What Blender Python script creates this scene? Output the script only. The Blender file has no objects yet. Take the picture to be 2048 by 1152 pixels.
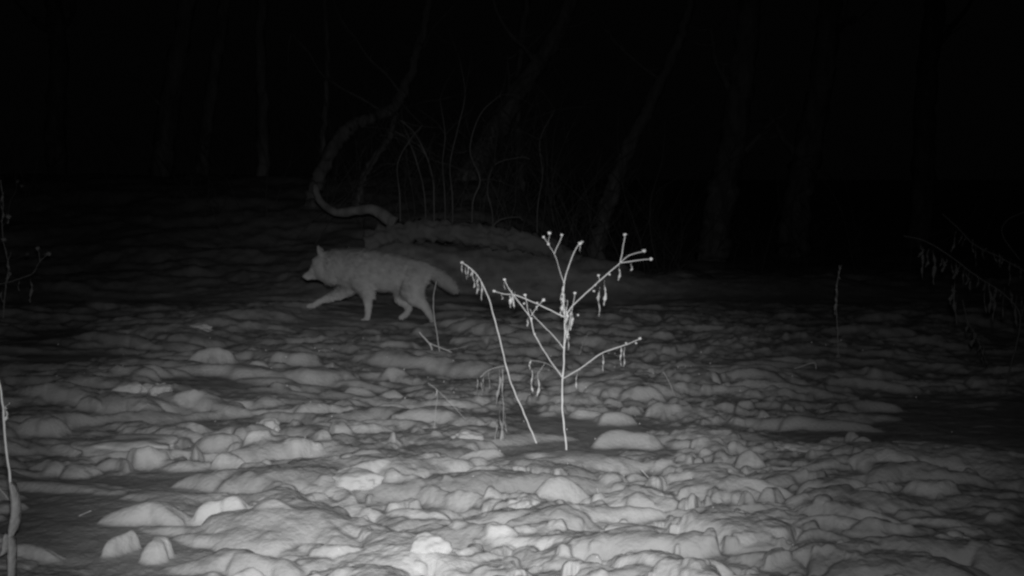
import bpy, bmesh, math, random
import numpy as np
from mathutils import Vector, noise, Quaternion

random.seed(7)
RNG = np.random.default_rng(11)
S = bpy.context.scene
COL = S.collection

# ------------------------------------------------------------------ camera
F = 2667.0            # focal length in pixels of the 2048 px wide photograph
CAMH = 1.2
HOR = 350.0           # image row of the eye level
PITCH = math.atan((576.0 - HOR) / F)
cd = bpy.data.cameras.new('camera')
cam = bpy.data.objects.new('camera', cd); COL.objects.link(cam)
cam.location = (0, 0, CAMH)
cam.rotation_euler = (math.pi / 2 - PITCH, 0, 0)
cd.sensor_width = 36.0
cd.lens = F / 2048.0 * 36.0
cd.clip_start = 0.05
cd.clip_end = 900
S.camera = cam

# ------------------------------------------------------------------ world: night sky, nearly black
w = bpy.data.worlds.new('World'); S.world = w; w.use_nodes = True
bg = w.node_tree.nodes['Background']
bg.inputs['Color'].default_value = (1, 1, 1, 1)
bg.inputs['Strength'].default_value = 0.0008

# ------------------------------------------------------------------ the trail camera's infrared flash (only lamp)
def flash_led(name, energy, size, aspect, aim, dx):
    ld = bpy.data.lights.new(name, 'SPOT')
    ld.energy = energy; ld.spot_size = math.radians(size); ld.spot_blend = 1.0
    ld.shadow_soft_size = 0.035
    o = bpy.data.objects.new(name, ld); COL.objects.link(o)
    o.location = (dx, 0.0, CAMH + 0.10)
    o.scale = (1.0, aspect, 1.0)
    o.rotation_euler = (Vector(aim) - o.location).to_track_quat('-Z', 'Y').to_euler()
# two banks of the flash: a tight one and a wide weak one
flash_led('flash', 880, 34.5, 1.0, (-0.32, 5.2, 0.14), -0.02)
flash_led('flash_wide', 290, 66, 0.80, (-0.45, 6.5, 0.3), 0.02)

S.render.engine = 'CYCLES'
S.cycles.filter_width = 2.6
S.view_settings.view_transform = 'Standard'
S.view_settings.look = 'None'
S.view_settings.exposure = 0.0
S.view_settings.gamma = 1.0
S.view_settings.use_curve_mapping = False

# ------------------------------------------------------------------ materials
def mat(name, base, var=0.0, scale=10.0, rough=0.8, bump=0.0, bscale=60.0, dark=None, thr=None, stretch=None):
    m = bpy.data.materials.new(name); m.use_nodes = True
    nt = m.node_tree; b = nt.nodes['Principled BSDF']
    b.inputs['Roughness'].default_value = rough
    b.inputs['Specular IOR Level'].default_value = 0.25
    tc = nt.nodes.new('ShaderNodeTexCoord'); src = tc.outputs['Object']
    if stretch:
        mp = nt.nodes.new('ShaderNodeMapping'); mp.inputs['Scale'].default_value = stretch
        nt.links.new(src, mp.inputs['Vector']); src = mp.outputs['Vector']
    n = nt.nodes.new('ShaderNodeTexNoise'); n.inputs['Scale'].default_value = scale
    n.inputs['Detail'].default_value = 6; n.inputs['Roughness'].default_value = 0.6
    nt.links.new(src, n.inputs['Vector'])
    r = nt.nodes.new('ShaderNodeValToRGB')
    lo, hi = base * (1 - var), min(1.0, base * (1 + var))
    r.color_ramp.elements[0].position = 0.3; r.color_ramp.elements[0].color = (lo, lo, lo, 1)
    r.color_ramp.elements[1].position = 0.7; r.color_ramp.elements[1].color = (hi, hi, hi, 1)
    nt.links.new(n.outputs['Fac'], r.inputs['Fac'])
    out = r.outputs['Color']
    if dark is not None:
        n2 = nt.nodes.new('ShaderNodeTexNoise'); n2.inputs['Scale'].default_value = thr[0]
        n2.inputs['Detail'].default_value = 8
        nt.links.new(src, n2.inputs['Vector'])
        r2 = nt.nodes.new('ShaderNodeValToRGB')
        r2.color_ramp.elements[0].position = thr[1]; r2.color_ramp.elements[0].color = (0, 0, 0, 1)
        r2.color_ramp.elements[1].position = thr[2]; r2.color_ramp.elements[1].color = (1, 1, 1, 1)
        nt.links.new(n2.outputs['Fac'], r2.inputs['Fac'])
        mx = nt.nodes.new('ShaderNodeMixRGB'); mx.inputs['Color2'].default_value = (dark, dark, dark, 1)
        nt.links.new(r2.outputs['Color'], mx.inputs['Fac']); nt.links.new(out, mx.inputs['Color1'])
        out = mx.outputs['Color']
    nt.links.new(out, b.inputs['Base Color'])
    if bump:
        n3 = nt.nodes.new('ShaderNodeTexNoise'); n3.inputs['Scale'].default_value = bscale
        n3.inputs['Detail'].default_value = 5
        nt.links.new(src, n3.inputs['Vector'])
        bp = nt.nodes.new('ShaderNodeBump'); bp.inputs['Strength'].default_value = bump
        bp.inputs['Distance'].default_value = 0.02
        nt.links.new(n3.outputs['Fac'], bp.inputs['Height']); nt.links.new(bp.outputs['Normal'], b.inputs['Normal'])
    return m

M_snow = mat('snow', 0.62, 0.10, 6.0, 0.9, 0.3, 70.0, dark=0.42, thr=(11.0, 0.55, 0.75))
M_clod = mat('snow_clod', 0.47, 0.12, 9.0, 0.9, 0.25, 55.0)
# the sheet's albedo factor (lighter lumps, darker ground between them) is stored per point
_nt = M_snow.node_tree; _b = _nt.nodes['Principled BSDF']
_at = _nt.nodes.new('ShaderNodeAttribute'); _at.attribute_name = 'snow_tone'
_mx = _nt.nodes.new('ShaderNodeMixRGB'); _mx.blend_type = 'MULTIPLY'; _mx.inputs['Fac'].default_value = 1
_src = _b.inputs['Base Color'].links[0].from_socket
_nt.links.new(_src, _mx.inputs['Color1']); _nt.links.new(_at.outputs['Color'], _mx.inputs['Color2'])
_nt.links.new(_mx.outputs['Color'], _b.inputs['Base Color'])
M_crystal = mat('frost', 0.98, 0.0, 5.0, 0.3)
M_bark = mat('bark', 0.19, 0.45, 6.0, 0.95, 0.8, 22.0, stretch=(1, 1, 0.25))
M_bark2 = mat('pale_bark', 0.15, 0.35, 6.0, 0.95, 0.8, 22.0, stretch=(1, 1, 0.25))
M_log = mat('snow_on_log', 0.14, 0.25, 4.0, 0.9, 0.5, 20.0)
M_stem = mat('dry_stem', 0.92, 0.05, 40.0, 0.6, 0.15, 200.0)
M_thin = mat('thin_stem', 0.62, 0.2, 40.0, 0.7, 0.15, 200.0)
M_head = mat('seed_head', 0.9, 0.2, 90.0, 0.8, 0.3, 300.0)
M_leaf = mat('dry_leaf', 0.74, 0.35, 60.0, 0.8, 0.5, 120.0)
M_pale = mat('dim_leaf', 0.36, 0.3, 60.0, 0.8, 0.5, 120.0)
M_dim = mat('dim_stalk', 0.11, 0.2, 40.0, 0.8, 0.3, 120.0)  # dark copy of the dry stem: the beam's weak edge put into the colour
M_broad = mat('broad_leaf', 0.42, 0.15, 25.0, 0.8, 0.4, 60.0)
M_nose = mat('nose_skin', 0.03, 0.1, 20.0, 0.4)
M_eye = mat('eye', 0.02, 0.0, 20.0, 0.1)

# coyote pelt: paler legs and belly (the animal's own colouring), mottled back
M_fur = bpy.data.materials.new('pelt'); M_fur.use_nodes = True
nt = M_fur.node_tree; b = nt.nodes['Principled BSDF']; b.inputs['Roughness'].default_value = 0.95
b.inputs['Specular IOR Level'].default_value = 0.1
tc = nt.nodes.new('ShaderNodeTexCoord'); sp = nt.nodes.new('ShaderNodeSeparateXYZ')
nt.links.new(tc.outputs['Object'], sp.inputs[0])
mr = nt.nodes.new('ShaderNodeMapRange'); mr.inputs[1].default_value = 0.18; mr.inputs[2].default_value = 0.58
mr.inputs[3].default_value = 0.43; mr.inputs[4].default_value = 0.27
nt.links.new(sp.outputs['Z'], mr.inputs[0])
nn = nt.nodes.new('ShaderNodeTexNoise'); nn.inputs['Scale'].default_value = 14; nn.inputs['Detail'].default_value = 5
nt.links.new(tc.outputs['Object'], nn.inputs['Vector'])
m2 = nt.nodes.new('ShaderNodeMapRange'); m2.inputs[1].default_value = 0.3; m2.inputs[2].default_value = 0.7
m2.inputs[3].default_value = 0.86; m2.inputs[4].default_value = 1.14
nt.links.new(nn.outputs['Fac'], m2.inputs[0])
mm = nt.nodes.new('ShaderNodeMath'); mm.operation = 'MULTIPLY'
nt.links.new(mr.outputs[0], mm.inputs[0]); nt.links.new(m2.outputs[0], mm.inputs[1])
tl = nt.nodes.new('ShaderNodeMapRange'); tl.inputs[1].default_value = 0.46; tl.inputs[2].default_value = 0.62
tl.inputs[3].default_value = 1.0; tl.inputs[4].default_value = 0.68
m3 = nt.nodes.new('ShaderNodeMath'); m3.operation = 'MULTIPLY'
nt.links.new(sp.outputs['X'], tl.inputs[0]); nt.links.new(tl.outputs[0], m3.inputs[1]); nt.links.new(mm.outputs[0], m3.inputs[0])
nt.links.new(m3.outputs[0], b.inputs['Base Color'])

# ------------------------------------------------------------------ pixel <-> world
CP, SP = math.cos(PITCH), math.sin(PITCH)
def ray(px, py):
    a = (px - 1024.0) / F; c = -(py - 576.0) / F
    # camera looks along +Y, pitched down
    y = CP + c * SP
    z = -SP + c * CP
    return a / y, z / y            # x and z per metre of depth
def P(px, py, d):
    a, c = ray(px, py)
    return Vector((a * d, d, CAMH + c * d))

def sstep(a, b, x):
    t = np.clip((x - a) / (b - a), 0, 1)
    return t * t * (3 - 2 * t)

CR_PX = [300, 600, 700, 790, 1060, 1200, 1300, 1400, 1600, 2048]
CR_Z = [0.0, 0.02, 0.18, 0.34, 0.36, 0.22, 0.13, 0.10, 0.07, 0.04]
def base_z(x, y):
    """the smooth lie of the land"""
    x = np.asarray(x, float); y = np.asarray(y, float)
    t = x / np.maximum(y, 0.3)
    px = 1024 + t * F
    und = 0.035 * np.sin(x * 1.1 + 0.6 * y) * np.sin(y * 0.8 - 0.4 * x + 1.0) + 0.02 * np.sin(2.3 * x - 1.7 * y)
    und = und * sstep(1.0, 4.0, y)
    dip = -0.09 * np.exp(-((y - 13.4) / 0.9) ** 2)
    wl = 1 - sstep(-0.03, 0.10, t)
    rise = 1.15 * sstep(13.5, 27.0, y) * wl
    drop = -0.55 * sstep(15.0, 22.0, y) * (1 - wl)
    yc = 15.2 - 1.0 * sstep(0.0, 0.2, t)
    ridge = np.interp(px, CR_PX, CR_Z) * np.exp(-((y - yc) / 1.1) ** 2)
    return und + dip + rise + drop + ridge

def ground_hit(px, py):
    """walk along the ray of an image point to the smooth ground"""
    a, c = ray(px, py)
    d = np.linspace(2.0, 45, 6000)
    z = CAMH + c * d
    g = base_z(a * d, d)
    i = np.argmax(z < g)
    if i == 0: i = len(d) - 1
    return float(a * d[i]), float(d[i])

# ------------------------------------------------------------------ the churned snow: one sheet
rows_px = np.concatenate([np.arange(3100, 900 , -14.0), np.arange(900, 225, -1.05), np.arange(225, 52, -1.2)])
D = CAMH * F / rows_px
D = np.concatenate([D, np.array([66, 74, 84, 98, 120, 160, 230, 330, 480.0])])
tin = np.arange(-0.41, 0.41, 1.7 / F)
tout = np.arange(0.41, 1.25, 14.0 / F)
T = np.concatenate([-tout[::-1][:-1], tin, tout])
NR, NC = len(D), len(T)
DD, TT = np.meshgrid(D, T, indexing='ij')
X = TT * DD; Y = DD
def vnoise(x, y, s, seed):
    r = np.random.default_rng(seed).random((256, 256)).astype(np.float32)
    xs, ys = x * s + 500.3, y * s + 300.7
    xi, yi = np.floor(xs).astype(int), np.floor(ys).astype(int)
    fx, fy = xs - xi, ys - yi
    fx = fx * fx * (3 - 2 * fx); fy = fy * fy * (3 - 2 * fy)
    g = lambda a, b: r[a & 255, b & 255]
    return (g(xi, yi) * (1 - fx) + g(xi + 1, yi) * fx) * (1 - fy) + (g(xi, yi + 1) * (1 - fx) + g(xi + 1, yi + 1) * fx) * fy - 0.5
AL = np.full((NR, NC), 0.52, np.float32)     # albedo factor of the surface, lowest between the lumps
H = np.zeros((NR, NC), np.float32)           # churn height above the lie of the land
WX = 0.075 * vnoise(X, Y, 8.0, 21) + 0.02 * vnoise(X, Y, 19.0, 22)
WY = 0.06 * vnoise(X, Y, 8.0, 23) + 0.012 * vnoise(X, Y, 19.0, 24)

def lump(cx, cy, a, b_, h, rot=0.0, k=3.0, e=0.6, tilt=(0, 0), irr=1.0, add=False, warp=1.0, lift=0.0, al=None):
    R = max(a, b_) * 1.35 + 0.05
    i0, i1 = np.searchsorted(D, cy - R), np.searchsorted(D, cy + R)
    if i1 <= i0 or cy - R < 0.5: return
    t0 = min((cx - R) / (cy - R), (cx - R) / (cy + R)); t1 = max((cx + R) / (cy - R), (cx + R) / (cy + R))
    j0, j1 = np.searchsorted(T, t0), np.searchsorted(T, t1)
    if j1 <= j0: return
    xs = X[i0:i1, j0:j1] - cx + warp * WX[i0:i1, j0:j1]; ys = Y[i0:i1, j0:j1] - cy + warp * WY[i0:i1, j0:j1]
    ca, sa = math.cos(rot), math.sin(rot)
    u = (xs * ca + ys * sa) / a; v = (-xs * sa + ys * ca) / b_
    th = np.arctan2(v, u); f = [random.uniform(0, 6.28) for _ in range(5)]
    pr = 1 + irr * (0.15 * np.sin(2 * th + f[0]) + 0.17 * np.sin(3 * th + f[1]) + 0.10 * np.sin(5 * th + f[2]) + 0.04 * np.sin(9 * th + f[3]))
    r = (np.abs(u) ** 2.3 + np.abs(v) ** 2.3) ** (1 / 2.3) / pr
    p = np.clip(1 - np.clip(r, 0, 1) ** k, 0, 1) ** e
    p = p * (1 + tilt[0] * u + tilt[1] * v + 0.08 * np.sin(4 * u + f[4]) * np.cos(3 * v + f[1]))
    z = h * p
    if lift: z = np.where(r < 1, z + lift * np.clip((1 - r) * 6, 0, 1), 0)
    if add: H[i0:i1, j0:j1] += z
    else:
        if al is None: al = random.uniform(0.54, 0.82)
        win = z > H[i0:i1, j0:j1] + 0.002
        AL[i0:i1, j0:j1] = np.where(win, al, AL[i0:i1, j0:j1])
        H[i0:i1, j0:j1] = np.maximum(H[i0:i1, j0:j1], z)
def h_at(x, y):
    return float(H[min(NR - 1, int(np.searchsorted(D, y))), min(NC - 1, int(np.searchsorted(T, x / y)))])

# flat calm patches of the photograph (image boxes): x0,x1,y0,y1, how calm
FLAT = [(1000, 1330, 835, 925, .95), (0, 420, 940, 1010, .92), (0, 400, 1000, 1150, .85), (0, 190, 655, 745, .9), (330, 560, 745, 800, .8),
        (560, 860, 768, 800, .6), (720, 1010, 826, 842, .9), (1740, 2300, 790, 925, .78), (1560, 1900, 840, 900, .6), (300, 480, 838, 862, .85),
        (380, 640, 800, 812, .4), (1090, 1270, 772, 786, .9), (800, 1080, 900, 930, .5), (1400, 1700, 730, 760, .5), (1500, 1780, 860, 900, .7),
        (180, 330, 700, 735, .7), (0, 90, 920, 960, .6), (700, 1080, 1030, 1050, .2), (600, 905, 612, 662, .85), (380, 620, 1060, 1130, .3), (900, 1250, 905, 950, .8)]
def calm(px, py):
    px += 70 * noise.noise(Vector((px * .012, py * .02, 1))); py += 24 * noise.noise(Vector((px * .012, py * .02, 5)))
    c = 0
    for x0, x1, y0, y1, k in FLAT:
        mx, my = (x0 + x1) / 2, (y0 + y1) / 2
        q = max(abs(px - mx) / ((x1 - x0) / 2), abs(py - my) / ((y1 - y0) / 2))
        if q < 1: c = max(c, k)
    return c
def to_px(x, y):
    return 1024 + F * x / y, HOR + F * CAMH / y       # flat ground

# random clods, sizes and shapes differing from side to side
n = 0
while n < 3900:
    y = math.sqrt(random.uniform(2.2 ** 2, 15.2 ** 2)); x = random.uniform(-0.47, 0.47) * y
    px, py = to_px(x, y)
    c = calm(px, py); n += 1
    if random.random() < c: continue
    fine = float(sstep(0.03, 0.2, x / y)) * (0.9 if py < 930 else 0.5)
    s = random.lognormvariate(-0.2, 0.6) * (1 - 0.45 * fine)
    far = min(1.0, max(0.0, (y - 11.2) / 1.5))
    a = min(0.3, 0.105 * s); a *= random.uniform(1.0, 1.5); bb = a * random.uniform(0.30, 0.65)
    h = min(a, bb) * random.uniform(0.15, 0.70) * (1 - 0.45 * c) * (1 - 0.75 * far)
    if h_at(x, y) > 0.04: continue
    lump(x, y, a, bb, min(h, 0.065), random.gauss(-0.2, 0.35), random.uniform(2.0, 4.0), random.uniform(0.6, 1.1),
         (random.uniform(-.35, .35), random.uniform(-.3, .35)), irr=1.25, lift=0.35 * h_at(x, y))
# long low folds of drifted crust
for i in range(330):
    y = math.sqrt(random.uniform(3 ** 2, 12.6 ** 2)); x = random.uniform(-0.45, 0.40) * y
    px, py = to_px(x, y); c = calm(px, py)
    if random.random() < c: continue
    a = random.uniform(0.18, 0.5) * (0.6 if x > 0.1 * y else 1)
    lump(x, y, a, a * random.uniform(0.14, 0.3), random.uniform(0.02, 0.05) * (1 - .5 * c), random.gauss(-0.18, 0.2), random.uniform(2, 4), 0.7,
         (random.uniform(-.4, .4), -.1), irr=1.3)

# crumbs, thickest right of the middle
for i in range(3000):
    y = math.sqrt(random.uniform(3.2 ** 2, 11.5 ** 2)); x = (random.gauss(0.09, 0.13)) * y
    if abs(x / y) > .42: continue
    px, py = to_px(x, y)
    if random.random() < 2 * calm(px, py) or h_at(x, y) > 0.06: continue
    a = random.uniform(0.016, 0.042)
    lump(x, y, a, a * random.uniform(.6, 1), a * random.uniform(.5, .9), random.uniform(-1, 1), 3, .6, lift=0.7 * h_at(x, y))
# clods copied from the photograph: image x0, x1, top row, bottom row
CL = [(1055,1196,947,1012),(1192,1269,947,985),(937,1025,943,974),(925,998,901,936),(807,921,840,863),(837,967,802,827),
(967,1002,812,829),(1028,1082,787,808),(1192,1273,833,860),(1150,1196,833,852),(1192,1311,863,905),(963,1017,982,1016),
(891,967,982,1012),(780,906,1005,1047),(960,1036,1050,1089),(1078,1150,1047,1085),(1235,1315,1001,1039),(879,952,1039,1070),(899,960,1081,1115),
(690,757,917,943),(750,807,940,982),(769,792,875,909),(690,769,850,886),(746,815,810,840),(690,769,791,814),(750,815,768,795),(690,742,760,783),
(753,815,726,756),(822,845,747,762),(864,906,737,753),(738,845,684,703),(1097,1227,733,768),(708,761,1066,1089),(723,776,1092,1115),(1292,1338,970,1005),
(1460,1528,910,959),(1300,1339,968,1007),(1300,1329,1056,1083),(1383,1431,1061,1100),(1363,1402,1012,1041),(1412,1434,1007,1041),(1485,1514,988,1046),
(1524,1592,988,1036),(1601,1728,983,1022),(1728,1791,997,1032),(1635,1689,1041,1070),(1611,1737,1027,1046),(1699,1825,944,978),(1830,1932,997,1036),
(1737,1815,1066,1100),(1494,1587,1046,1075),(1509,1543,822,847),(1358,1387,754,769),(1397,1431,769,793),(1300,1373,813,842),(1300,1344,864,881),
(1302,1348,657,681),(1728,1762,900,925),(1465,1592,1092,1119),(479,514,647,662),(590,625,652,668),(545,604,622,635),(583,632,681,695),
(621,663,692,709),(368,462,709,739),(462,542,702,720),(542,639,716,737),(475,531,723,754),(212,250,754,779),(347,424,796,827),(500,570,796,820),
(573,687,803,834),(21,128,838,883),(257,320,886,935),(389,479,865,904),(375,417,897,931),(430,486,907,945),(573,604,852,876),(493,542,879,921),
(552,622,893,925),(653,700,852,890),(618,660,872,911),(184,226,805,822),(146,194,817,838),(153,205,782,796),(288,337,695,709),(132,205,685,699),
(538,590,761,786),(549,690,734,768),(305,427,928,945),(215,350,1005,1055),(380,490,990,1050),(205,250,1065,1110),(265,330,1060,1115),(470,540,940,970),
(490,600,1010,1060),(600,720,1085,1118),(640,690,600,612),(430,490,612,622),(700,760,655,670),(960,1010,645,660),(1195,1230,630,650),(1240,1270,632,655),
(820,880,655,672),(900,960,675,690),(1060,1120,690,706),(660,730,690,706),(95,190,560,574),(1120,1200,1090,1118),(1010,1070,1092,1118),(1340,1400,1095,1120)]
for x0, x1, y0, y1 in CL:
    cx = (x0 + x1) / 2
    gx, gy = to_px(0, 1), None
    d0 = CAMH * F / (y1 - HOR)
    a = (x1 - x0) / 2 * d0 / F
    bb = min(0.16, max(0.045, a * 0.62))
    hpx = (y1 - y0)
    # the crown of the clod hides part of the ground behind: front face carries most of the height
    h = hpx * d0 / F * 0.78
    dd = d0 + bb * 0.9
    lump((cx - 1024) / F * dd, dd, a * 1.1, bb * 1.1, h, random.uniform(-.15, .1), random.uniform(2.2, 3.6), random.uniform(0.7, 1.05),
         (random.uniform(-.15, .15), random.uniform(-.12, .12)), irr=0.75, al=random.uniform(.64, .86), lift=0.5 * h_at((cx - 1024) / F * dd, dd))

# the long rounded ridge in mid field and its hooked end
def ridge_path(pts, wid, h, lf=False):
    q = []
    for (ax, ay), (bx, by) in zip(pts, pts[1:]):
        for k in range(10):
            q.append((ax + (bx - ax) * k / 10, ay + (by - ay) * k / 10))
    for i, (px, py) in enumerate(q):
        d = CAMH * F / (py - HOR); f = 0.75 + 0.25 * math.sin(i * 0.37 + 1)
        lump((px - 1024) / F * d, d, wid * 1.3, wid * f, h * (0.85 + 0.15 * math.sin(i * .9)), 0, 2.2, 0.7, irr=0.3, al=.70, warp=0.4, lift=0.1 * h_at((px - 1024) / F * d, d) if lf else 0.0)
ridge_path([(770, 722), (880, 732), (1000, 742), (1090, 750)], 0.13, 0.085, True)
ridge_path([(1090, 760), (1200, 762), (1265, 785), (1290, 812)], 0.10, 0.075, True)
ridge_path([(640, 985), (720, 960), (800, 975), (860, 1000), (960, 1010), (1060, 1040)], 0.05, 0.05)
ridge_path([(420, 668), (560, 690), (700, 700), (820, 712)], 0.07, 0.035)
ridge_path([(540, 745), (640, 765), (760, 772)], 0.07, 0.045)

# snow trodden flat where the animal walks
H *= 1 - 0.75 * np.exp(-(np.maximum(np.abs(X + 1.12) - 0.45, 0) / 0.2) ** 2 - (np.maximum(np.abs(Y - 10.95) - 0.18, 0) / 0.2) ** 2)
# soften and add fine relief
for _ in range(4):
    AL[1:-1, 1:-1] = (AL[1:-1, 1:-1] * 4 + AL[:-2, 1:-1] + AL[2:, 1:-1] + AL[1:-1, :-2] + AL[1:-1, 2:]) / 8
    H[1:-1, 1:-1] = (H[1:-1, 1:-1] * 4 + H[:-2, 1:-1] + H[2:, 1:-1] + H[1:-1, :-2] + H[1:-1, 2:]) / 8
near = 1 - sstep(16, 30, Y)
px_, py_ = 1024 + F * TT + 90 * vnoise(X, Y, 2.5, 31) + 40 * vnoise(X, Y, 7.0, 33), HOR + F * CAMH / Y + 40 * vnoise(X, Y, 2.5, 32) + 14 * vnoise(X, Y, 7.0, 34)
calmg = np.zeros_like(X)
for x0, x1, y0, y1, k_ in FLAT:
    q_ = np.maximum(np.abs(px_ - (x0 + x1) / 2) / ((x1 - x0) / 2), np.abs(py_ - (y0 + y1) / 2) / ((y1 - y0) / 2))
    calmg = np.maximum(calmg, k_ * (1 - sstep(0.7, 1.15, q_)))
rel = (0.020 * vnoise(X, Y * 1.3, 4.0, 1) + 0.012 * vnoise(X, Y * 1.2, 11.0, 2) + 0.009 * vnoise(X, Y, 24.0, 3) + 0.0045 * vnoise(X, Y, 55.0, 4)) * near * (1 - 0.75 * calmg)
rel = rel + 0.12 * vnoise(X, Y, 1.3, 5) * sstep(14.5, 17, Y)
rel = rel + (0.07 * vnoise(X, Y, 3.0, 7) + 0.035 * vnoise(X, Y, 8.0, 8)) * sstep(14.0, 15.0, Y) * (1 - sstep(24, 34, Y))
rel *= 1 - 0.6 * np.exp(-((Y - 13.5) / 0.8) ** 2)
Z = base_z(X, Y) + H + rel
Z[:, :] = np.where(Y > 45, base_z(X, np.full_like(Y, 45.0)) , Z)

def ground_at(x, y):
    i = min(NR - 1, int(np.searchsorted(D, y))); j = min(NC - 1, int(np.searchsorted(T, x / y)))
    return float(Z[i, j])

me = bpy.data.meshes.new('ground')
co = np.stack([X, Y, Z], -1).reshape(-1, 3).astype(np.float32)
idx = np.arange(NR * NC, dtype=np.int32).reshape(NR, NC)
q = np.stack([idx[:-1, :-1], idx[:-1, 1:], idx[1:, 1:], idx[1:, :-1]], -1).reshape(-1)
nf = len(q) // 4
me.vertices.add(NR * NC); me.vertices.foreach_set('co', co.ravel())
me.loops.add(len(q)); me.loops.foreach_set('vertex_index', q)
me.polygons.add(nf); me.polygons.foreach_set('loop_start', np.arange(0, nf * 4, 4, dtype=np.int32))
me.polygons.foreach_set('use_smooth', np.ones(nf, bool))
me.update(calc_edges=True)
at = me.attributes.new('snow_tone', 'FLOAT', 'POINT'); at.data.foreach_set('value', AL.ravel().astype(np.float32))
me.materials.append(M_snow)
g = bpy.data.objects.new('ground', me); COL.objects.link(g); g['kind'] = 'structure'

# ------------------------------------------------------------------ object helpers
def tag(o, label=None, cat=None, group=None, kind=None):
    if label: o['label'] = label
    if cat: o['category'] = cat
    if group: o['group'] = group
    if kind: o['kind'] = kind
    return o
def empty(name, loc, label, cat, group=None):
    o = bpy.data.objects.new(name, None); COL.objects.link(o); o.location = loc
    o.empty_display_size = 0.1
    return tag(o, label, cat, group)
def build(name, bm, m, parent=None, smooth=True):
    me = bpy.data.meshes.new(name)
    if parent is not None and parent.type == 'EMPTY':
        off = parent.location
        for v in bm.verts: v.co -= off
    elif parent is not None and parent.parent is not None:
        for v in bm.verts: v.co -= parent.parent.location
    bm.normal_update(); bm.to_mesh(me); bm.free()
    if smooth:
        me.polygons.foreach_set('use_smooth', np.ones(len(me.polygons), bool))
    me.materials.append(m)
    o = bpy.data.objects.new(name, me); COL.objects.link(o)
    if parent is not None: o.parent = parent
    return o

def catmull(pts, n):
    out = []
    p = [pts[0] * 2 - pts[1]] + list(pts) + [pts[-1] * 2 - pts[-2]]
    for i in range(1, len(p) - 2):
        for k in range(n):
            t = k / n
            out.append(0.5 * ((2 * p[i]) + (p[i + 1] - p[i - 1]) * t + (2 * p[i - 1] - 5 * p[i] + 4 * p[i + 1] - p[i + 2]) * t * t
                              + (3 * p[i] - p[i - 1] - 3 * p[i + 1] + p[i + 2]) * t ** 3))
    out.append(p[-2]); return out

def tube(bm, pts, r0, r1, seg=8, n=5, wob=0.0, wscale=1.0, knots=(), kink=0.0):
    pts = [Vector(p) for p in pts]
    q = catmull(pts, n) if len(pts) > 1 else pts
    if kink: q = [c + Vector((noise.noise(c * 23), noise.noise(c * 23 + Vector((7, 1, 3))), 0.5 * noise.noise(c * 23 + Vector((1, 9, 3))))) * kink for c in q]
    L = len(q); rings = []; up = Vector((0.13, 1, 0.21)).normalized()
    for i, c in enumerate(q):
        t = (q[min(i + 1, L - 1)] - q[max(i - 1, 0)]).normalized()
        u = t.cross(up).normalized(); v = t.cross(u)
        f = i / (L - 1); r = r0 + (r1 - r0) * f
        for kf, ka in knots: r *= 1 + ka * math.exp(-((f - kf) / 0.012) ** 2)
        ring = []
        for k in range(seg):
            a = 2 * math.pi * k / seg
            rr = r * (1 + wob * noise.noise(Vector((math.cos(a) * 1.3, math.sin(a) * 1.3, i * 0.35)) * wscale + c * 0.7))
            ring.append(bm.verts.new(c + (u * math.cos(a) + v * math.sin(a)) * rr))
        rings.append(ring)
    for A, B in zip(rings, rings[1:]):
        for k in range(seg):
            bm.faces.new((A[k], A[(k + 1) % seg], B[(k + 1) % seg], B[k]))
    bm.faces.new(rings[0][::-1]); bm.faces.new(rings[-1])
    return q

# ------------------------------------------------------------------ weeds
def px_pts(pts, d, bow=0.0):
    """image points -> world, at the plant's own distance; p may carry a third value, its depth offset"""
    out = []
    for p in pts:
        dz = p[2] if len(p) > 2 else 0.0
        out.append(P(p[0], p[1], d + dz))
    return out
def stem_part(name, root, pts, d, r0, r1, m=None, knots=()):
    r0 *= .92; r1 *= .92
    bm = bmesh.new(); tube(bm, px_pts(pts, d), r0, r1, 7, 8, 0.35, 1.5, knots, 0.0028)
    return build(name, bm, m or M_stem, root)
def head_part(root, px, py, d, r, m=None):
    """a small dried flower head: a knobbly ball of scales with a few spreading bracts"""
    bm = bmesh.new(); c = P(px, py, d)
    bmesh.ops.create_icosphere(bm, subdivisions=2, radius=r)
    for v in bm.verts:
        v.co *= 1 + 0.75 * noise.noise(v.co * (2.2 / r) + c * 9)
        v.co.z *= 0.85
    for v in bm.verts: v.co += c
    for k in range(12):
        a = k * 0.9 + px; dr = Vector((math.cos(a), math.sin(a), random.uniform(-.3, .7))).normalized()
        s = dr.cross(Vector((0, 0, 1))).normalized() * r * 0.22
        A = c + dr * r * 0.6
        bm.faces.new([bm.verts.new(A - s), bm.verts.new(A + s), bm.verts.new(c + dr * r * random.uniform(1.3, 2.2))])
    return build('seed_head', bm, m or M_head, root)
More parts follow.
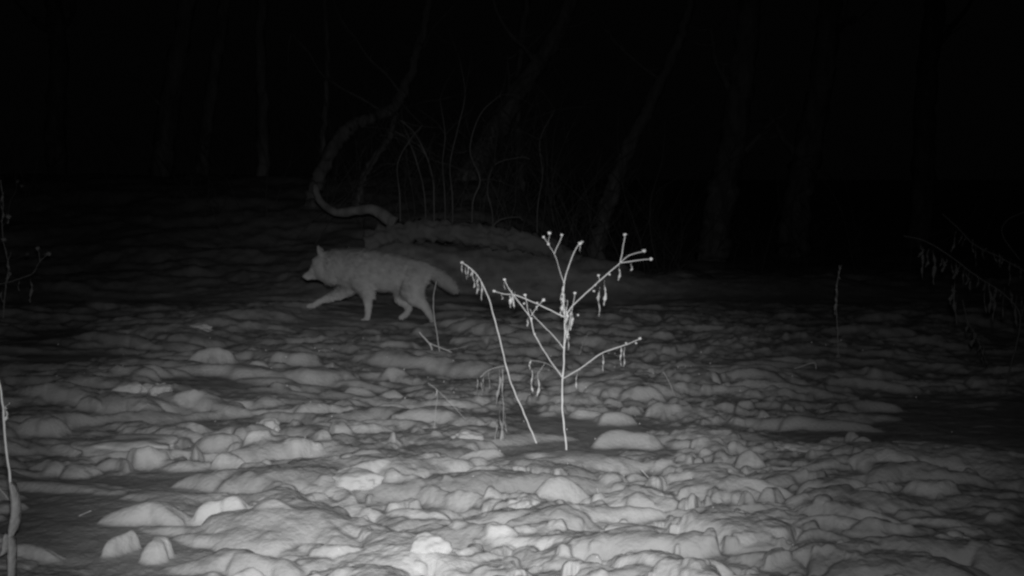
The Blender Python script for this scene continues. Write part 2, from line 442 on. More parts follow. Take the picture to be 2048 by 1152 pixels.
def hang_leaf(root, px, y0, y1, d, wpx=6, m=None, lean=0, name='dead_leaf'):
    """shrivelled leaf hanging straight down: crumpled, twisted ribbon with a thin stalk"""
    bm = bmesh.new()
    a = P(px, y0, d); e = P(px + lean, y1, d)
    L = (e - a).length; wd = wpx * d / F * 0.46; e = e + (e - a) * 0.12
    N = 16; ph = random.uniform(0, 6); prev = None; ph2 = random.uniform(0, 6)
    for i in range(N + 1):
        f = i / N
        c = a.lerp(e, f) + Vector((math.sin(f * 7 + ph) * wd * 0.45 + 0.002 * math.sin(f * 2.2 + ph2), math.sin(f * 5 + ph) * wd * 0.8, 0))
        prof = 0.22 if f < 0.18 else (0.22 + 0.6 * max(0.0, math.sin((f - 0.18) / 0.82 * math.pi)) ** 0.4)
        prof *= 1 + 0.45 * math.sin(f * 17 + ph2) + 0.25 * math.sin(f * 31 + ph)
        tw = ph + f * 3.0
        s = Vector((math.cos(tw) * 0.8 + 0.5, math.sin(tw), 0)).normalized() * wd * prof
        nrm = Vector((-s.y, s.x, 0)) * 0.5
        r = [bm.verts.new(c - s), bm.verts.new(c + nrm + Vector((0, 0, -.1 * wd))), bm.verts.new(c + s), bm.verts.new(c - nrm * .3)]
        if prev:
            for k in range(4): bm.faces.new((prev[k], prev[(k + 1) % 4], r[(k + 1) % 4], r[k]))
        else: bm.faces.new(r[::-1])
        prev = r
    bm.faces.new(prev)
    return build(name, bm, m or M_leaf, root)

def plant_base(px, py):
    x, y = ground_hit(px, py)
    return Vector((x, y, ground_at(x, y)))

# --- the tall bright branching weed
B0 = plant_base(1133, 916); d = B0.y
wd_ = empty('dried_weed', B0, 'tallest brightest dried weed, branching stem with round seed heads, in the middle foreground', 'weed')
stem_part('stem', wd_, [(1134, 925), (1131, 880), (1127, 840), (1124, 800), (1126, 750), (1129, 700), (1130, 640), (1127, 600), (1128, 565), (1135, 540), (1145, 510), (1158, 489)],
          d, 0.0042, 0.0017, knots=((0.27, .35), (0.36, .3), (0.62, .6)))
def br(pts, r0=0.0015, r1=0.0008, name='branch', m=None): return stem_part(name, wd_, pts, d, r0, r1, m)
br([(1128, 568), (1118, 535, .02), (1109, 508, .04), (1098, 488, .05), (1099, 468, .05)])
br([(1098, 488, .05), (1088, 475, .07)], .0015, .0012, 'twig')
br([(1109, 508, .04), (1116, 490, .03), (1124, 471, .02)], .0017, .0013, 'twig')
br([(1130, 635), (1145, 612, -.03), (1190, 570, -.08), (1240, 526, -.12)], .0028, .0018)
br([(1240, 526, -.12), (1245, 500, -.12), (1250, 471, -.13)], .0021, .0015, 'twig')
br([(1240, 526, -.12), (1258, 511, -.16), (1287, 503, -.20)], .0021, .0015, 'twig')
br([(1240, 526, -.12), (1272, 521, -.12), (1301, 518, -.10)], .0021, .0015, 'twig')
br([(1128, 634), (1075, 608, .05), (1030, 590, .08), (1008, 588, .1), (988, 582, .12)], .0026, .0014)
br([(1126, 757), (1100, 720, -.05), (1070, 670, -.10), (1060, 635, -.12), (1035, 602, -.14), (1020, 580, -.15), (1009, 560, -.16)], .0026, .0013)
br([(1129, 697), (1105, 670, .03), (1080, 645, .05), (1066, 630, .06), (1060, 618, .06)], .0019, .0011)
br([(1058, 632, -.12), (1054, 610, -.12), (1050, 591, -.12)], .0014, .0011, 'twig')
br([(1062, 632, -.12), (1075, 613, -.11), (1087, 600, -.1)], .0014, .0011, 'twig')
br([(1127, 757), (1160, 737, -.06), (1205, 706, -.1), (1245, 692, -.12), (1280, 678, -.15)], .0027, .0014)
br([(1130, 690), (1138, 650, -.03), (1145, 615, -.04), (1150, 588, -.05)], .0016, .0011, 'twig')
br([(1126, 750), (1095, 728, -.05), (1062, 722, -.08), (1060, 740, -.08)], .0010, .0008, 'twig', M_thin)
br([(1090, 726, -.06), (1077, 746, -.07)], .0010, .0008, 'twig', M_thin)
br([(1190, 572, -.08), (1199, 560, -.08), (1197, 553, -.08)], .0013, .001, 'twig')
for (x, y, dz, r) in [(1099, 466, .05, 5.2), (1087, 474, .07, 4), (1124, 470, .02, 4.2), (1097, 488, .05, 4.2), (1160, 487, 0, 6.4), (1164, 484, .01, 4), (1250, 469, -.13, 5), (1288, 502, -.2, 5.6),
                      (1302, 518, -.1, 5), (1197, 551, -.08, 4), (988, 582, .12, 4.4), (1009, 559, -.16, 4), (1050, 590, -.12, 4.4), (1087, 600, -.1, 5), (1074, 606, -.1, 3.6), (1048, 607, -.1, 3.2),
                      (1150, 586, -.05, 5), (1156, 630, -.05, 3.2), (1280, 677, -.15, 4.6), (1252, 686, -.12, 3), (1272, 686, -.14, 3), (1062, 637, -.12, 4), (1069, 668, -.1, 3.2), (1219, 549, -.1, 3.4), (1188, 582, -.08, 3.2)]:
    head_part(wd_, x, y, d + dz, r * d / F * 0.68)
for (x, y0, y1, wpx, dz) in [(1198, 574, 626, 8, -.08), (1209, 560, 606, 7, -.09), (1238, 530, 558, 6, -.12), (1263, 526, 540, 6, -.13), (1025, 580, 612, 8, .08), (1020, 588, 606, 6, .08), (1028, 584, 614, 6, .07), (1009, 562, 577, 3, -.16),
                      (1057, 636, 650, 5, -.12), (1063, 634, 642, 5, -.12), (1053, 638, 652, 3, -.12), (1128, 562, 600, 10, -.01), (1124, 580, 602, 7, -.01), (1126, 598, 640, 12, -.01), (1133, 600, 634, 8, -.012), (1122, 604, 632, 7, .01), (1131, 612, 644, 9, -.01),
                      (1141, 614, 656, 7, -.04), (1145, 618, 648, 5, -.04), (1134, 640, 694, 7, -.012), (1137, 652, 676, 5, -.02), (1160, 490, 502, 3, 0), (1206, 706, 740, 4, -.1), (1243, 692, 728, 6, -.12), (1248, 694, 730, 5, -.12),
                      (1153, 740, 776, 5, -.06), (1061, 720, 735, 6, -.08), (1063, 740, 781, 7, -.08), (1076, 743, 788, 7, -.07), (1074, 608, 620, 4, -.1), (1003, 588, 598, 5, .1)]:
    hang_leaf(wd_, x, y0, y1, d + dz, wpx, lean=random.uniform(-2, 2))

# --- the leaning nodding weed to its left
B1 = plant_base(1073, 886); d = B1.y
w2 = empty('dried_weed', B1, 'leaning dried weed whose nodding tip droops left, just left of the tallest weed', 'weed')
stem_part('stem', w2, [(1076, 894), (1060, 855), (1045, 820), (1020, 760), (1005, 700), (990, 640), (975, 590), (960, 560), (945, 540), (924, 525)], d, 0.0036, 0.0016, knots=((.38, .4),))
stem_part('branch', w2, [(1009, 732), (990, 736, -.03), (972, 744, -.05), (960, 755, -.06)], d, .0015, .001, M_thin)
for (x, y0, y1, wpx, dz) in [(924, 522, 545, 4, 0), (932, 530, 556, 3, 0), (937, 530, 552, 3, 0), (947, 540, 572, 7, 0), (953, 548, 584, 4, 0), (957, 552, 578, 5, 0), (963, 560, 597, 4, 0), (943, 536, 550, 6, 0)]:
    hang_leaf(w2, x, y0, y1, d + dz, wpx, M_thin)
for (x, y0, y1, wpx) in [(955, 754, 780, 4), (961, 752, 784, 4), (967, 748, 776, 4), (979, 741, 774, 4), (1000, 738, 802, 8), (1006, 745, 792, 7), (1001, 820, 892, 12), (1010, 826, 862, 6), (994, 838, 886, 5)]:
    hang_leaf(w2, x, y0, y1, d - .04, wpx, M_pale, lean=random.uniform(-4, 4))
stem_part('twig', w2, [(1006, 738), (1004, 780), (1007, 830), (1000, 892)], d - .04, .0012, .001, M_thin)
head_part(w2, 924, 525, d, 3.4 * d / F, M_thin)

# --- bare curved stalk in front of the animal's tail, with the forked twig at its foot
B2 = plant_base(880, 712); d = B2.y
w3 = empty('bare_stalk', B2, 'single bare curved stalk in front of the walking animal\'s hind leg', 'stalk')
stem_part('stem', w3, [(881, 716), (877, 690), (874, 670), (868, 630), (867, 595), (873, 562)], d, .0042, .002, M_thin)
B = plant_base(866, 710); d = B.y
t = empty('fallen_twig', B, 'forked twig lying on the snow at the foot of the bare curved stalk', 'twig')
stem_part('stem', t, [(838, 664), (852, 680), (862, 692), (866, 712)], d, .006, .007, M_thin)
stem_part('branch', t, [(858, 686), (880, 695), (900, 703), (918, 716)], d, .005, .003, M_thin)
stem_part('branch', t, [(896, 700), (915, 697), (936, 692)], d, .002, .0012, M_thin)
# --- short thin stalk left of the nodding weed
B = plant_base(867, 870); d = B.y
t = empty('bare_stalk', B, 'short thin upright stalk with a kinked top, left of the nodding weed', 'stalk')
stem_part('stem', t, [(866, 874), (869, 850), (871, 830), (875, 795), (873, 778)], d, .0014, .001, M_thin)
stem_part('twig', t, [(856, 766), (873, 779), (895, 800), (932, 840)], d, .0010, .0008, M_thin)
hang_leaf(t, 872, 778, 792, d, 3, M_thin)
# --- thin straw right of main weed
B = plant_base(1154, 724); d = B.y
t = empty('grass_straw', B, 'thin slanting straw behind the tallest weed, right of its stem', 'straw')
stem_part('stem', t, [(1154, 728), (1163, 695), (1176, 667)], d, .0016, .001, M_thin)
# --- broken straw on the right
B = plant_base(1632, 742); d = B.y
t = empty('bent_straw', B, 'straw bent over in a sharp elbow on the dim snow right of centre', 'straw')
stem_part('stem', t, [(1632, 746), (1629, 726), (1600, 734), (1574, 742)], d, .0035, .002, M_thin)
# --- straws on the near snow
for pts, lab in [([(1280, 938), (1295, 955), (1312, 972)], 'short pale straw lying on the near snow below and right of the tallest weed'),
                 ([(1194, 978), (1198, 995)], 'tiny straw stub on the big bright clod below the tallest weed'),
                 ([(155, 1035), (182, 1024)], 'short straw lying on the smooth snow at lower left'),
                 ([(1325, 745), (1340, 770), (1350, 795)], 'dark straw standing in crumbled snow right of the hooked snow ridge')]:
    c = plant_base(*pts[-1]); d = c.y
    o = empty('fallen_straw', c, lab, 'straw'); 
    stem_part('stem', o, [(x, y - 2, -.02 * i) for i, (x, y) in enumerate(pts)], d - .05, .0022, .0014, M_thin)

# --- knobbly stalk, right
B = plant_base(1677, 715); d = B.y
t = empty('knobbly_stalk', B, 'dim upright knobbly stalk standing alone on the right side', 'stalk')
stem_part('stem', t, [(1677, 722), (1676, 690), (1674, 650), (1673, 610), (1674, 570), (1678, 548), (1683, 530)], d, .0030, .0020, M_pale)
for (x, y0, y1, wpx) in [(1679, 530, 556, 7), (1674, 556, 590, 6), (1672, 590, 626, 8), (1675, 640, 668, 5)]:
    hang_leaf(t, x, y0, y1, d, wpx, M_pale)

# --- weed at the left edge, far
B = plant_base(8, 640); d = B.y
t = empty('dried_weed', B, 'dim knotty dried weed cut by the left edge, its side branch reaching right', 'weed')
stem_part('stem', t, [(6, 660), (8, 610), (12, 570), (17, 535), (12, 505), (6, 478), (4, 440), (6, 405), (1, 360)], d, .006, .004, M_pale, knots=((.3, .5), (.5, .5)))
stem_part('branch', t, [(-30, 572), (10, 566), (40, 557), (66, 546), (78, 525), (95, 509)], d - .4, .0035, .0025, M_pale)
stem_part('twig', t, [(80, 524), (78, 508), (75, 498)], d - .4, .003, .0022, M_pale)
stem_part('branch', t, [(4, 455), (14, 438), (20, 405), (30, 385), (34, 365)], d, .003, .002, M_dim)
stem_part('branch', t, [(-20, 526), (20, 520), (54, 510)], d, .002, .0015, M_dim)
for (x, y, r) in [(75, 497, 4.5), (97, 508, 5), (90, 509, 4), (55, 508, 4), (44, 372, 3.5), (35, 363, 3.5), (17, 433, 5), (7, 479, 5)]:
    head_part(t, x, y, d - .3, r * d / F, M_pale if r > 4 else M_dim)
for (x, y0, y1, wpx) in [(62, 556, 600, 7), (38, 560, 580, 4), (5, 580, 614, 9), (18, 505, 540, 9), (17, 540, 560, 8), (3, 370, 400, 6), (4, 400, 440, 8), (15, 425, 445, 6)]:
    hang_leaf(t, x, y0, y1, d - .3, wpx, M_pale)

# --- near plant at the lower left edge with broad leaves
B = Vector((P(30, 1150, 3.95).x, 3.95, ground_at(P(30, 1150, 3.95).x, 3.95))); d = 3.95
t = empty('leafy_stalk', B, 'tall stalk with broad withered leaves at the lower left edge', 'weed')
stem_part('stem', t, [(31, 1170), (27, 1100), (24, 1040), (22, 985), (19, 945), (11, 890), (8, 840), (5, 810), (0, 775), (-12, 735)], d, .0045, .0028, M_stem)
def broad_leaf(root, pts_l, d, dz=0.03, m=None):
    """leaf blade from its outline left/right pairs down its length, cupped"""
    bm = bmesh.new(); prev = None
    N = len(pts_l)
    for i, (y, xl, xr) in enumerate(pts_l):
        L_, R_ = P(xl, y, d), P(xr, y, d)
        row = []
        for k in range(7):
            f = k / 6
            c = L_.lerp(R_, f) + Vector((0, -dz * math.sin(f * math.pi) + 0.004 * math.sin(i * 1.7 + k), 0.002 * math.sin(k * 2.1 + i)))
            row.append(bm.verts.new(c))
        if prev:
            for k in range(6): bm.faces.new((prev[k], prev[k + 1], row[k + 1], row[k]))
        prev = row
    o = build('broad_leaf', bm, m or M_broad, root)
    s = o.modifiers.new('thick', 'SOLIDIFY'); s.thickness = 0.0015
    return o
broad_leaf(t, [(962, 26, 28), (972, 25, 33), (985, 24, 37), (1000, 23, 41), (1020, 22, 42), (1040, 20, 41), (1055, 18, 37), (1068, 19, 30), (1080, 24, 27)], d - .02)
broad_leaf(t, [(1064, 14, 19), (1072, 8, 23), (1085, 5, 24), (1096, 3, 23), (1104, 2, 17), (1110, 1, 4)], d - .01)
broad_leaf(t, [(1070, 25, 27), (1080, 20, 31), (1095, 18, 34), (1120, 15, 34), (1150, 17, 33), (1165, 22, 28)], d - .03)
hang_leaf(t, 11, 812, 845, d, 9, M_leaf); hang_leaf(t, 16, 806, 818, d, 9, M_leaf, lean=-6)
stem_part('twig', t, [(-10, 968), (6, 985), (17, 1000)], d, .0012, .001, M_thin)

# --- big drooping weed at the right, its dimness at the beam's edge put into the colour
B = plant_base(2010, 790); d = B.y
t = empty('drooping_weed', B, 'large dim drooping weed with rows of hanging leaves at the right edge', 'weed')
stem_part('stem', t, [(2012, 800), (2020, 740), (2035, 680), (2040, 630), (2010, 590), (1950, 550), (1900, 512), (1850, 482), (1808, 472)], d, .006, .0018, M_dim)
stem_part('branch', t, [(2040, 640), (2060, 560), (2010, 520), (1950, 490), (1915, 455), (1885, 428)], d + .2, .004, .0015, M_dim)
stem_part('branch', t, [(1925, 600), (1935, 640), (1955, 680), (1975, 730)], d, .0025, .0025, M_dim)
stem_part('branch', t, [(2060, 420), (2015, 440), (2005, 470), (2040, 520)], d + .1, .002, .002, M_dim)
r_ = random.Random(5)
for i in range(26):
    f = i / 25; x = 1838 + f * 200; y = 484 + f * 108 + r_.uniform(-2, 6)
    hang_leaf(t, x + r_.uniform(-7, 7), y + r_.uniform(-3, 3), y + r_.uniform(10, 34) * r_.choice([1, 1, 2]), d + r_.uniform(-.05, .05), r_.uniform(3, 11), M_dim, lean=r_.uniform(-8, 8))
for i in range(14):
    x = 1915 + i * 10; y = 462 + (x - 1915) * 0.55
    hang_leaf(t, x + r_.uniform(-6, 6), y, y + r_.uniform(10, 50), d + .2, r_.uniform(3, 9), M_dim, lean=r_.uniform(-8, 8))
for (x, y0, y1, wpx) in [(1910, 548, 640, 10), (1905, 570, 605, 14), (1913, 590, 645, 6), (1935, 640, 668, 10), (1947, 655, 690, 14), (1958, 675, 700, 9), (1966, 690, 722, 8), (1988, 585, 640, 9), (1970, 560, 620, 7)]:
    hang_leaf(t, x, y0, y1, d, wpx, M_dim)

# --- thin far twig
B = plant_base(985, 470); d = 15.6
t = empty('fallen_twig', B, 'thin pale twig lying over the far snow-covered log', 'twig')
stem_part('stem', t, [(980, 460), (1000, 440), (1035, 434), (1046, 441)], d, .008, .005, M_bark2)

# ------------------------------------------------------------------ distinct loose clods of snow
def clod(x0, x1, y0, y1, label, rot=0.0):
    d0 = CAMH * F / (y1 - HOR); a = (x1 - x0) / 2 * d0 / F; hh = (y1 - y0) * d0 / F * 0.62
    bb = min(.15, max(.05, a * .62)); dd = d0 + bb * .75
    cx = ((x0 + x1) / 2 - 1024) / F * dd
    gz = ground_at(cx, dd) * 0.5 + float(base_z(cx, dd)) * 0.5 - 0.015
    bm = bmesh.new(); bmesh.ops.create_icosphere(bm, subdivisions=5, radius=1)
    sd = Vector((x0 * .37, y0 * .11, 3.3))
    for v in bm.verts:
        c = v.co.copy()
        e = 0.86
        c = Vector([math.copysign(abs(q) ** e, q) for q in c])
        nz = 1 + 0.42 * noise.noise(c * 1.1 + sd) + 0.16 * noise.noise(c * 2.6 + sd) + 0.03 * noise.noise(c * 5 + sd)
        c *= nz
        v.co = Vector((c.x * a * .95, c.y * bb * .95, (c.z * 0.5 + 0.5) * (hh + .02)))
    q = Quaternion((0, 0, 1), rot)
    for v in bm.verts: v.co = q @ v.co
    me = bpy.data.meshes.new('snow_clod'); bm.to_mesh(me); bm.free()
    me.polygons.foreach_set('use_smooth', np.ones(len(me.polygons), bool)); me.materials.append(M_clod)
    o = bpy.data.objects.new('snow_clod', me); COL.objects.link(o); o.location = (cx, dd, gz)
    tag(o, label, 'snow clod', 'loose clods of refrozen snow')
clod(816, 897, 1056, 1124, 'bright rounded snow clod at the bottom edge, left of centre')
clod(1200, 1330, 1054, 1092, 'long sausage shaped snow clod near the bottom edge, below the tallest weed')
clod(898, 962, 876, 905, 'bright oblong snow clod left of the nodding weed\'s foot', .05)
clod(648, 765, 940, 992, 'broad bright snow clod in the near snow left of centre', -.2)
clod(498, 562, 834, 880, 'round bright snow clod left of centre, between smaller clods')
clod(222, 284, 782, 824, 'left half of the split pair of snow clods on the left')
clod(279, 333, 774, 820, 'right, slanting half of the split pair of snow clods on the left', .4)
clod(135, 350, 862, 920, 'widest long low snow clod on the left side', -.12)
clod(1344, 1494, 934, 993, 'big grey humped snow clod right of centre in the near snow')
clod(356, 426, 644, 671, 'pale flat-topped snow clod standing alone beyond the left snow field')
clod(1568, 1662, 900, 926, 'flat oblong pale snow clod on the right, at the edge of the dark')
clod(1784, 1930, 927, 956, 'long thin dim snow clod at far right, at the edge of the dark', -.1)
clod(1014, 1084, 986, 1034, 'slanting finger shaped snow clod below the foot of the tallest weed', -.55)

# frost glints
bm = bmesh.new()
gr = random.Random(3)
for i in range(150):
    y = math.sqrt(gr.uniform(3.6 ** 2, 9.5 ** 2)); x = gr.gauss(0, 0.17) * y
    if abs(x / y) > 0.42: continue
    r = 0.0017 * (0.5 + gr.random()) * (y / 4.5)
    m4 = bmesh.ops.create_icosphere(bm, subdivisions=1, radius=r)['verts']
    z = ground_at(x, y)
    for v in m4: v.co += Vector((x, y, z + r * 2.0))
o = build('frost_crystals', bm, M_crystal); tag(o, 'tiny sparkling frost crystals scattered over the near snow', 'frost', kind='stuff')

# ------------------------------------------------------------------ the coyote, walking left
cx_, cy_ = ground_hit(738, 640)
K = cy_ / F
O = Vector((cx_, cy_, 0)); O.z = P(738, 643, cy_).z
coy = empty('coyote', O, 'thick-furred coyote walking left with lowered head and hanging tail', 'coyote')
def L(px, py, dy): return Vector(((px - 738) * K, dy, (643 - py) * K))
parts = []
def chain(pts, lat=1.0):
    """pts: (px, py, radius px, depth m)"""
    for A, B in zip(pts, pts[1:]):
        a, b2 = L(A[0], A[1], A[3]), L(B[0], B[1], B[3])
        n = max(2, int((b2 - a).length / (min(A[2], B[2]) * K) * 3))
        for i in range(n + 1):
            f = i / n
            parts.append((a.lerp(b2, f), (A[2] + (B[2] - A[2]) * f) * K, lat))
chain([(672, 532, 34, 0), (700, 536, 41, 0), (728, 538, 43, 0), (765, 541, 42, 0), (800, 545, 38, 0), (828, 549, 32, 0), (838, 548, 24, 0)], 0.66)
chain([(672, 531, 35, 0), (657, 528, 29, 0), (645, 529, 23, 0)], 0.75)
chain([(645, 529, 19, 0), (634, 537, 14.5, 0), (624, 545.5, 8.5, 0), (609, 551.5, 4.6, 0)], 0.85)
chain([(640, 545, 12, 0), (626, 553, 7, 0), (615, 556, 4.2, 0)], 0.85)
chain([(648, 540, 22, 0), (660, 548, 22, 0)], 1.0)
for s in (-1, 1):                                    # ears
    chain([(649, 514, 10, s * .03), (642, 503, 7.0, s * .042), (636, 491, 1.8, s * .045)], 0.6)
chain([(716, 556, 24, -.02), (731, 575, 17, -.045), (738, 592, 12, -.06), (739, 610, 9, -.065), (738, 628, 6.8, -.085), (736, 638, 7, -.085), (728, 640, 6, -.085)])
chain([(705, 556, 24, .03), (692, 576, 17, .05), (676, 588, 13, .06), (656, 596, 9.5, .07), (638, 604, 6.8, .08), (624, 612, 6.2, .08), (613, 614, 5.5, .08)])
chain([(824, 556, 28, -.01), (822, 580, 24, -.03), (830, 594, 17, -.05), (844, 604, 12.5, -.06), (856, 615, 9, -.07), (863, 630, 7, -.08), (870, 645, 6.5, -.08), (862, 650, 6, -.08)])
chain([(822, 556, 28, .02), (806, 582, 22, .04), (803, 596, 17, .05), (812, 606, 12, .06), (818, 618, 7.5, .08), (812, 630, 6.5, .08), (800, 637, 6, .08)])
chain([(838, 532, 14, 0), (856, 538, 12, .01), (872, 548, 15, .02), (888, 560, 16, .03), (901, 572, 12, .03), (910, 583, 5, .03)], 0.85)
bm = bmesh.new()
for c, r, lat in parts:
    vs = bmesh.ops.create_icosphere(bm, subdivisions=2, radius=r)['verts']
    for v in vs: v.co = Vector((v.co.x, v.co.y * lat, v.co.z)) + c
tmp = bpy.data.meshes.new('tmp'); bm.to_mesh(tmp); bm.free()
to = bpy.data.objects.new('tmp', tmp); COL.objects.link(to)
md = to.modifiers.new('r', 'REMESH'); md.mode = 'VOXEL'; md.voxel_size = 0.0075
ms = to.modifiers.new('s', 'SMOOTH'); ms.factor = 0.5; ms.iterations = 16
dg = bpy.context.evaluated_depsgraph_get()
bme = bpy.data.meshes.new_from_object(to.evaluated_get(dg)); bme.name = 'body'
bpy.data.objects.remove(to); bpy.data.meshes.remove(tmp)
for v in bme.vertices:
    v.co += v.normal * (0.006 * noise.noise(v.co * 14) + 0.004 * noise.noise(v.co * 35))
bme.polygons.foreach_set('use_smooth', np.ones(len(bme.polygons), bool))
bme.materials.clear(); bme.materials.append(M_fur)
body = bpy.data.objects.new('body', bme); COL.objects.link(body); body.parent = coy
# fur: short guard hairs lying back along the body
bme.calc_loop_triangles()
polys = [p for p in bme.polygons]; areas = np.array([p.area for p in polys]); areas /= areas.sum()
pick = RNG.choice(len(polys), 42000, p=areas)
V, Fc = [], []
fr = random.Random(9)
for pi in pick:
    p = polys[pi]; nrm = p.normal
    vs = [bme.vertices[i].co for i in p.vertices]
    ws = [fr.random() for _ in vs]; sw = sum(ws)
    c = sum((v * w_ for v, w_ in zip(vs, ws)), Vector()) / sw
    z = c.z / K
    leg = z < 50; face = c.x < (648 - 738) * K and c.z > .25
    tail = c.x > (850 - 738) * K and not leg
    ln = 0.012 if (leg or face) else (0.036 if tail else 0.040)
    ln *= fr.uniform(.6, 1.3)
    flow = Vector((0.25, 0, -1)) if leg else Vector((1.0, 0, -0.45))
    flow = flow - nrm * flow.dot(nrm)
    dr = (flow.normalized() * 0.85 + nrm * 0.42 + Vector((fr.gauss(0, .18), fr.gauss(0, .18), fr.gauss(0, .18)))).normalized() if flow.length > 1e-4 else nrm
    s = dr.cross(nrm); s = (s.normalized() if s.length > 1e-5 else Vector((0, 1, 0))) * 0.0024
    k = len(V); c = c - nrm * .002
    V += [c - s, c + s, c + dr * ln]; Fc.append((k, k + 1, k + 2))
fm = bpy.data.meshes.new('fur'); fm.from_pydata([tuple(v) for v in V], [], Fc); fm.materials.append(M_fur)
fo = bpy.data.objects.new('fur', fm); COL.objects.link(fo); fo.parent = coy
def small(name, c, r, m, sc=(1, 1, 1)):
    bm = bmesh.new(); bmesh.ops.create_icosphere(bm, subdivisions=3, radius=r)
    for v in bm.verts: v.co = Vector((v.co.x * sc[0], v.co.y * sc[1], v.co.z * sc[2])) + c
    me = bpy.data.meshes.new(name); bm.to_mesh(me); bm.free(); me.materials.append(m)
    me.polygons.foreach_set('use_smooth', np.ones(len(me.polygons), bool))
    o = bpy.data.objects.new(name, me); COL.objects.link(o); o.parent = coy
small('nose', L(604.5, 550, 0), 0.010, M_nose, (1, 1, .8))
for s in (-1, 1): small('eye', L(631, 531, s * .048), 0.0075, M_eye)

# ------------------------------------------------------------------ far things: the log, trees, saplings
def log_obj(name, pts, r0, r1, label, cat, m, d):
    c = P(pts[0][0], pts[0][1], d)
    o = empty(name, c, label, cat)
    return o
lg = empty('fallen_log', P(790, 470, 15.0), 'thick snow-covered fallen log lying behind the walking animal, at the foot of the far trees', 'log')
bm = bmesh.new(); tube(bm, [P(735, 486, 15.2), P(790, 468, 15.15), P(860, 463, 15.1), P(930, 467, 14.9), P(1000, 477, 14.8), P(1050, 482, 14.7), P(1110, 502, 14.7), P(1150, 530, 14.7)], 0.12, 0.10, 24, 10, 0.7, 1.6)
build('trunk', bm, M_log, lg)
bm = bmesh.new(); tube(bm, [P(630, 370, 15.6), P(640, 402, 15.5), P(670, 424, 15.4), P(705, 422, 15.3), P(745, 420, 15.2), P(790, 446, 15.1)], 0.035, 0.07, 12, 8, .25)
build('branch', bm, M_bark, lg)

def tree(name, pts, w0, w1, d, label, cat='tree', m=None, limbs=3, seed=0, group=None, twigs=True):
    """leafless tree: pixel path of its trunk at distance d, widths in px; bare limbs and twigs"""
    rr = random.Random(seed); d *= 1.28
    x0, y0 = pts[0]
    q = P(x0, y0, d); gz = ground_at(q.x, d)
    path = [Vector((q.x - (P(*pts[1], d) - q).x * .15, d, min(gz, q.z) - .15))] + [P(px, py, d + 0.02 * i) for i, (px, py) in enumerate(pts)]
    top = path[-1]; dr = (path[-1] - path[-2]).normalized()
    # carry on above the frame
    for k in range(3):
        dr = (dr + Vector((rr.uniform(-.15, .15), rr.uniform(-.1, .1), .25))).normalized()
        path.append(path[-1] + dr * 1.3)
    root = empty(name, Vector((path[0].x, d, gz)), label, cat, group)
    bm = bmesh.new(); tube(bm, path, w0 / 2 * d / F * 1.12, w1 / 2 * d / F * .6, 16, 9, 0.45, 1.4, (), 0.05)
    build('trunk', bm, m or M_bark, root)
    for i in range(limbs):
        f = rr.uniform(.35, .97); k = int(f * (len(path) - 1)); a = path[k].lerp(path[min(k + 1, len(path) - 1)], .5)
        dr = Vector((rr.choice([-1, 1]) * rr.uniform(.4, 1), rr.uniform(-.5, .5), rr.uniform(.3, 1))).normalized()
        ln = rr.uniform(1.0, 2.4); r = w1 * d / F * .22
        lp = [a]; bmL = bmesh.new()
        for s in range(5):
            dr = (dr + Vector((rr.uniform(-.3, .3), rr.uniform(-.3, .3), rr.uniform(-.15, .3)))).normalized()
            lp.append(lp[-1] + dr * ln / 5)
        tube(bmL, lp, r, r * .25, 7, 4, .2)
        for s in range(7):
            c = lp[rr.randint(1, 5)]; d2 = Vector((rr.uniform(-1, 1), rr.uniform(-1, 1), rr.uniform(-.5, 1))).normalized()
            tp = [c, c + d2 * .25, c + (d2 + Vector((rr.uniform(-.4, .4), 0, .3))).normalized() * rr.uniform(.4, .9)]
            tube(bmL, tp, r * .35, r * .1, 5, 3)
        build('limb', bmL, m or M_bark, root)
    return root
tree('bare_tree', [(628, 392), (640, 350), (670, 290), (700, 255), (745, 235), (790, 215), (815, 160), (835, 100), (850, 40)], 30, 13, 16.5, 'crooked bare tree with a zigzag trunk rising behind the animal\'s head', m=M_bark2, seed=1)
tree('bare_tree', [(718, 392), (740, 330), (772, 288), (786, 250), (800, 200)], 15, 9, 16.8, 'slim bare tree leaning right behind the animal\'s back, beside the crooked tree', m=M_bark2, seed=2, limbs=2)
tree('bare_tree', [(912, 400), (955, 322), (1000, 245), (1045, 170), (1100, 90)], 52, 26, 20, 'thick faint trunk leaning right above the middle of the fallen log', seed=3)
tree('bare_tree', [(1195, 490), (1215, 410), (1250, 310), (1300, 210), (1345, 110), (1370, 40)], 34, 15, 17.5, 'clearest straight pale trunk leaning right, above the tallest weed', m=M_bark2, seed=4)
tree('bare_tree', [(1430, 470), (1450, 360), (1465, 280), (1485, 140), (1500, 10)], 60, 44, 21, 'broad dim upright trunk right of the clear leaning trunk', seed=5)
tree('bare_tree', [(1585, 480), (1600, 380), (1620, 280), (1645, 150), (1660, 10)], 60, 46, 22.5, 'broadest, farthest right of the dim upright trunks', seed=6)
tree('bare_tree', [(315, 400), (330, 290), (348, 150), (372, 20)], 46, 36, 23, 'leftmost thick faint trunk leaning slightly right', seed=7)
tree('bare_tree', [(398, 400), (412, 260), (430, 140), (448, 10)], 28, 20, 22, 'slim faint trunk next right of the leftmost thick trunk', seed=8, limbs=2)
tree('bare_tree', [(522, 400), (526, 260), (522, 140), (524, 10)], 26, 20, 21, 'straight upright faint trunk left of the crooked tree', seed=9, limbs=2)
tree('bare_tree', [(642, 380), (648, 260), (655, 140), (650, 10)], 12, 9, 19, 'thin upright trunk passing just behind the crooked tree', seed=10, limbs=1)
tree('bare_tree', [(1040, 420), (1042, 330), (1035, 200), (1050, 20)], 20, 14, 22, 'narrow upright trunk right of the thick faint leaning trunk', seed=12, limbs=2)
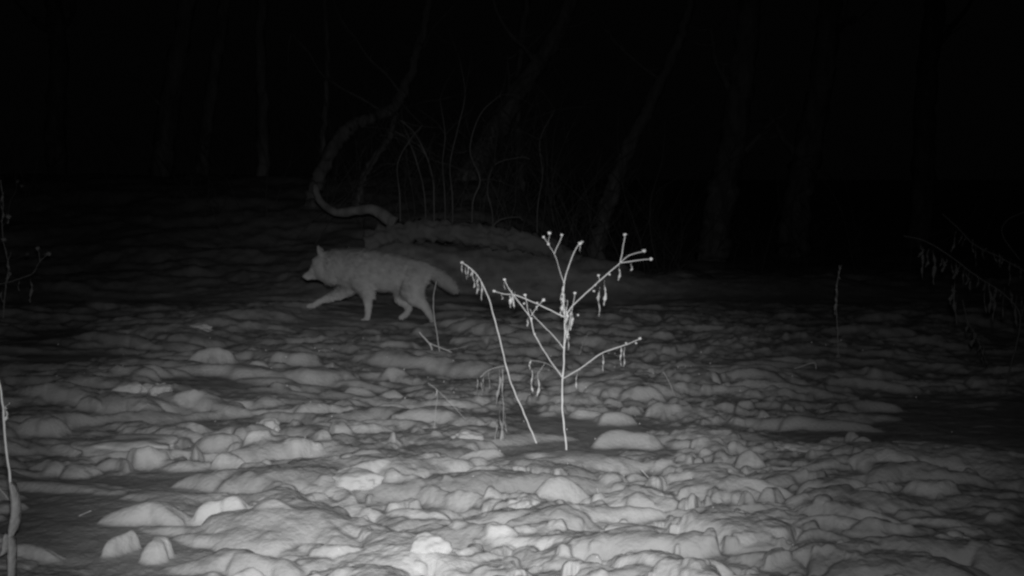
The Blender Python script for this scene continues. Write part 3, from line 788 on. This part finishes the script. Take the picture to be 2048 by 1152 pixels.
tree('bare_tree', [(120, 400), (110, 260), (118, 120), (110, 10)], 40, 30, 27, 'nearly invisible trunk in the dark at far left', seed=13)
tree('bare_tree', [(1830, 520), (1845, 380), (1850, 200), (1870, 10)], 50, 36, 25, 'nearly invisible trunk in the dark at far right', seed=14)
# thin saplings and hanging vines, tangled behind the log
sap = [([(868, 405), (866, 360), (852, 310), (828, 265), (800, 240)], 'thin arching stem curving left over the fallen log'),
       ([(905, 400), (900, 330), (915, 260), (930, 190), (920, 120)], 'thin upright stem left of the thick leaning trunk'),
       ([(890, 400), (885, 330), (890, 270), (880, 200)], 'thin straight stem rising from the middle of the fallen log'),
       ([(985, 430), (975, 380), (990, 330), (1040, 315), (1060, 318)], 'thin stem bending right in front of the narrow upright trunk'),
       ([(945, 410), (960, 360), (940, 300), (960, 230), (1000, 190)], 'thin wavering stem crossing the thick leaning trunk'),
       ([(800, 400), (795, 330), (820, 280), (845, 250)], 'thin stem leaning right beside the slim tree'),
       ([(850, 400), (835, 330), (815, 280), (790, 262)], 'thin stem leaning left to meet the slim tree'),
       ([(1075, 420), (1085, 350), (1080, 280), (1110, 220)], 'thin stem between the narrow trunk and the clear leaning trunk')]
for i, (pts, lab) in enumerate(sap):
    d = 16.2 + (i % 4) * .5; rr = random.Random(40 + i)
    q = P(*pts[0], d); root = empty('sapling', Vector((q.x, d, ground_at(q.x, d))), lab, 'sapling', 'saplings behind the fallen log')
    path = [Vector((q.x, d, ground_at(q.x, d) - .1))] + [P(x, y, d) for x, y in pts]
    bm = bmesh.new(); tube(bm, path, .009, .005, 7, 6, .2); build('stem', bm, M_bark, root)
    for s in range(6):
        k = rr.randint(2, len(path) - 1)
        c = path[k]; d2 = Vector((rr.uniform(-1, 1), rr.uniform(-.6, .6), rr.uniform(-.4, 1))).normalized()
        e1 = c + d2 * .2; e2 = e1 + (d2 + Vector((rr.uniform(-.6, .6), 0, rr.uniform(-.4, .6)))).normalized() * .3
        bm = bmesh.new(); tube(bm, [c, e1, e2], .004, .002, 5, 3)
        build('twig', bm, M_bark2, root)

# tangle of leafless undergrowth at the wood's edge
M_brush = mat('brush', 0.11, 0.3, 8.0, 0.9)
bm = bmesh.new(); rr = random.Random(77)
for i in range(420):
    d = rr.uniform(17.5, 34); px = rr.gauss(980, 230) if i % 3 else rr.uniform(-100, 2150)
    q = P(px, 400, d); z = ground_at(q.x, d)
    h = rr.uniform(.5, 2.6); dr = Vector((rr.uniform(-.5, .5), rr.uniform(-.3, .3), 1)).normalized()
    p = [Vector((q.x, d, z - .05))]
    for k in range(4):
        dr = (dr + Vector((rr.uniform(-.35, .35), rr.uniform(-.2, .2), rr.uniform(-.2, .2)))).normalized(); p.append(p[-1] + dr * h / 4)
    tube(bm, p, .007, .003, 4, 2)
    for k in range(7):
        c = p[rr.randint(1, 4)]; d2 = (dr + Vector((rr.uniform(-1.2, 1.2), rr.uniform(-.8, .8), rr.uniform(-.6, .7)))).normalized()
        e1 = c + d2 * rr.uniform(.15, .4); e2 = e1 + (d2 + Vector((rr.uniform(-.7, .7), 0, rr.uniform(-.5, .7)))).normalized() * rr.uniform(.15, .45)
        tube(bm, [c, e1, e2], .0035, .002, 3, 2)
o = build('undergrowth', bm, M_brush); tag(o, 'faint tangle of leafless undergrowth along the dark edge of the wood', 'undergrowth', kind='stuff')
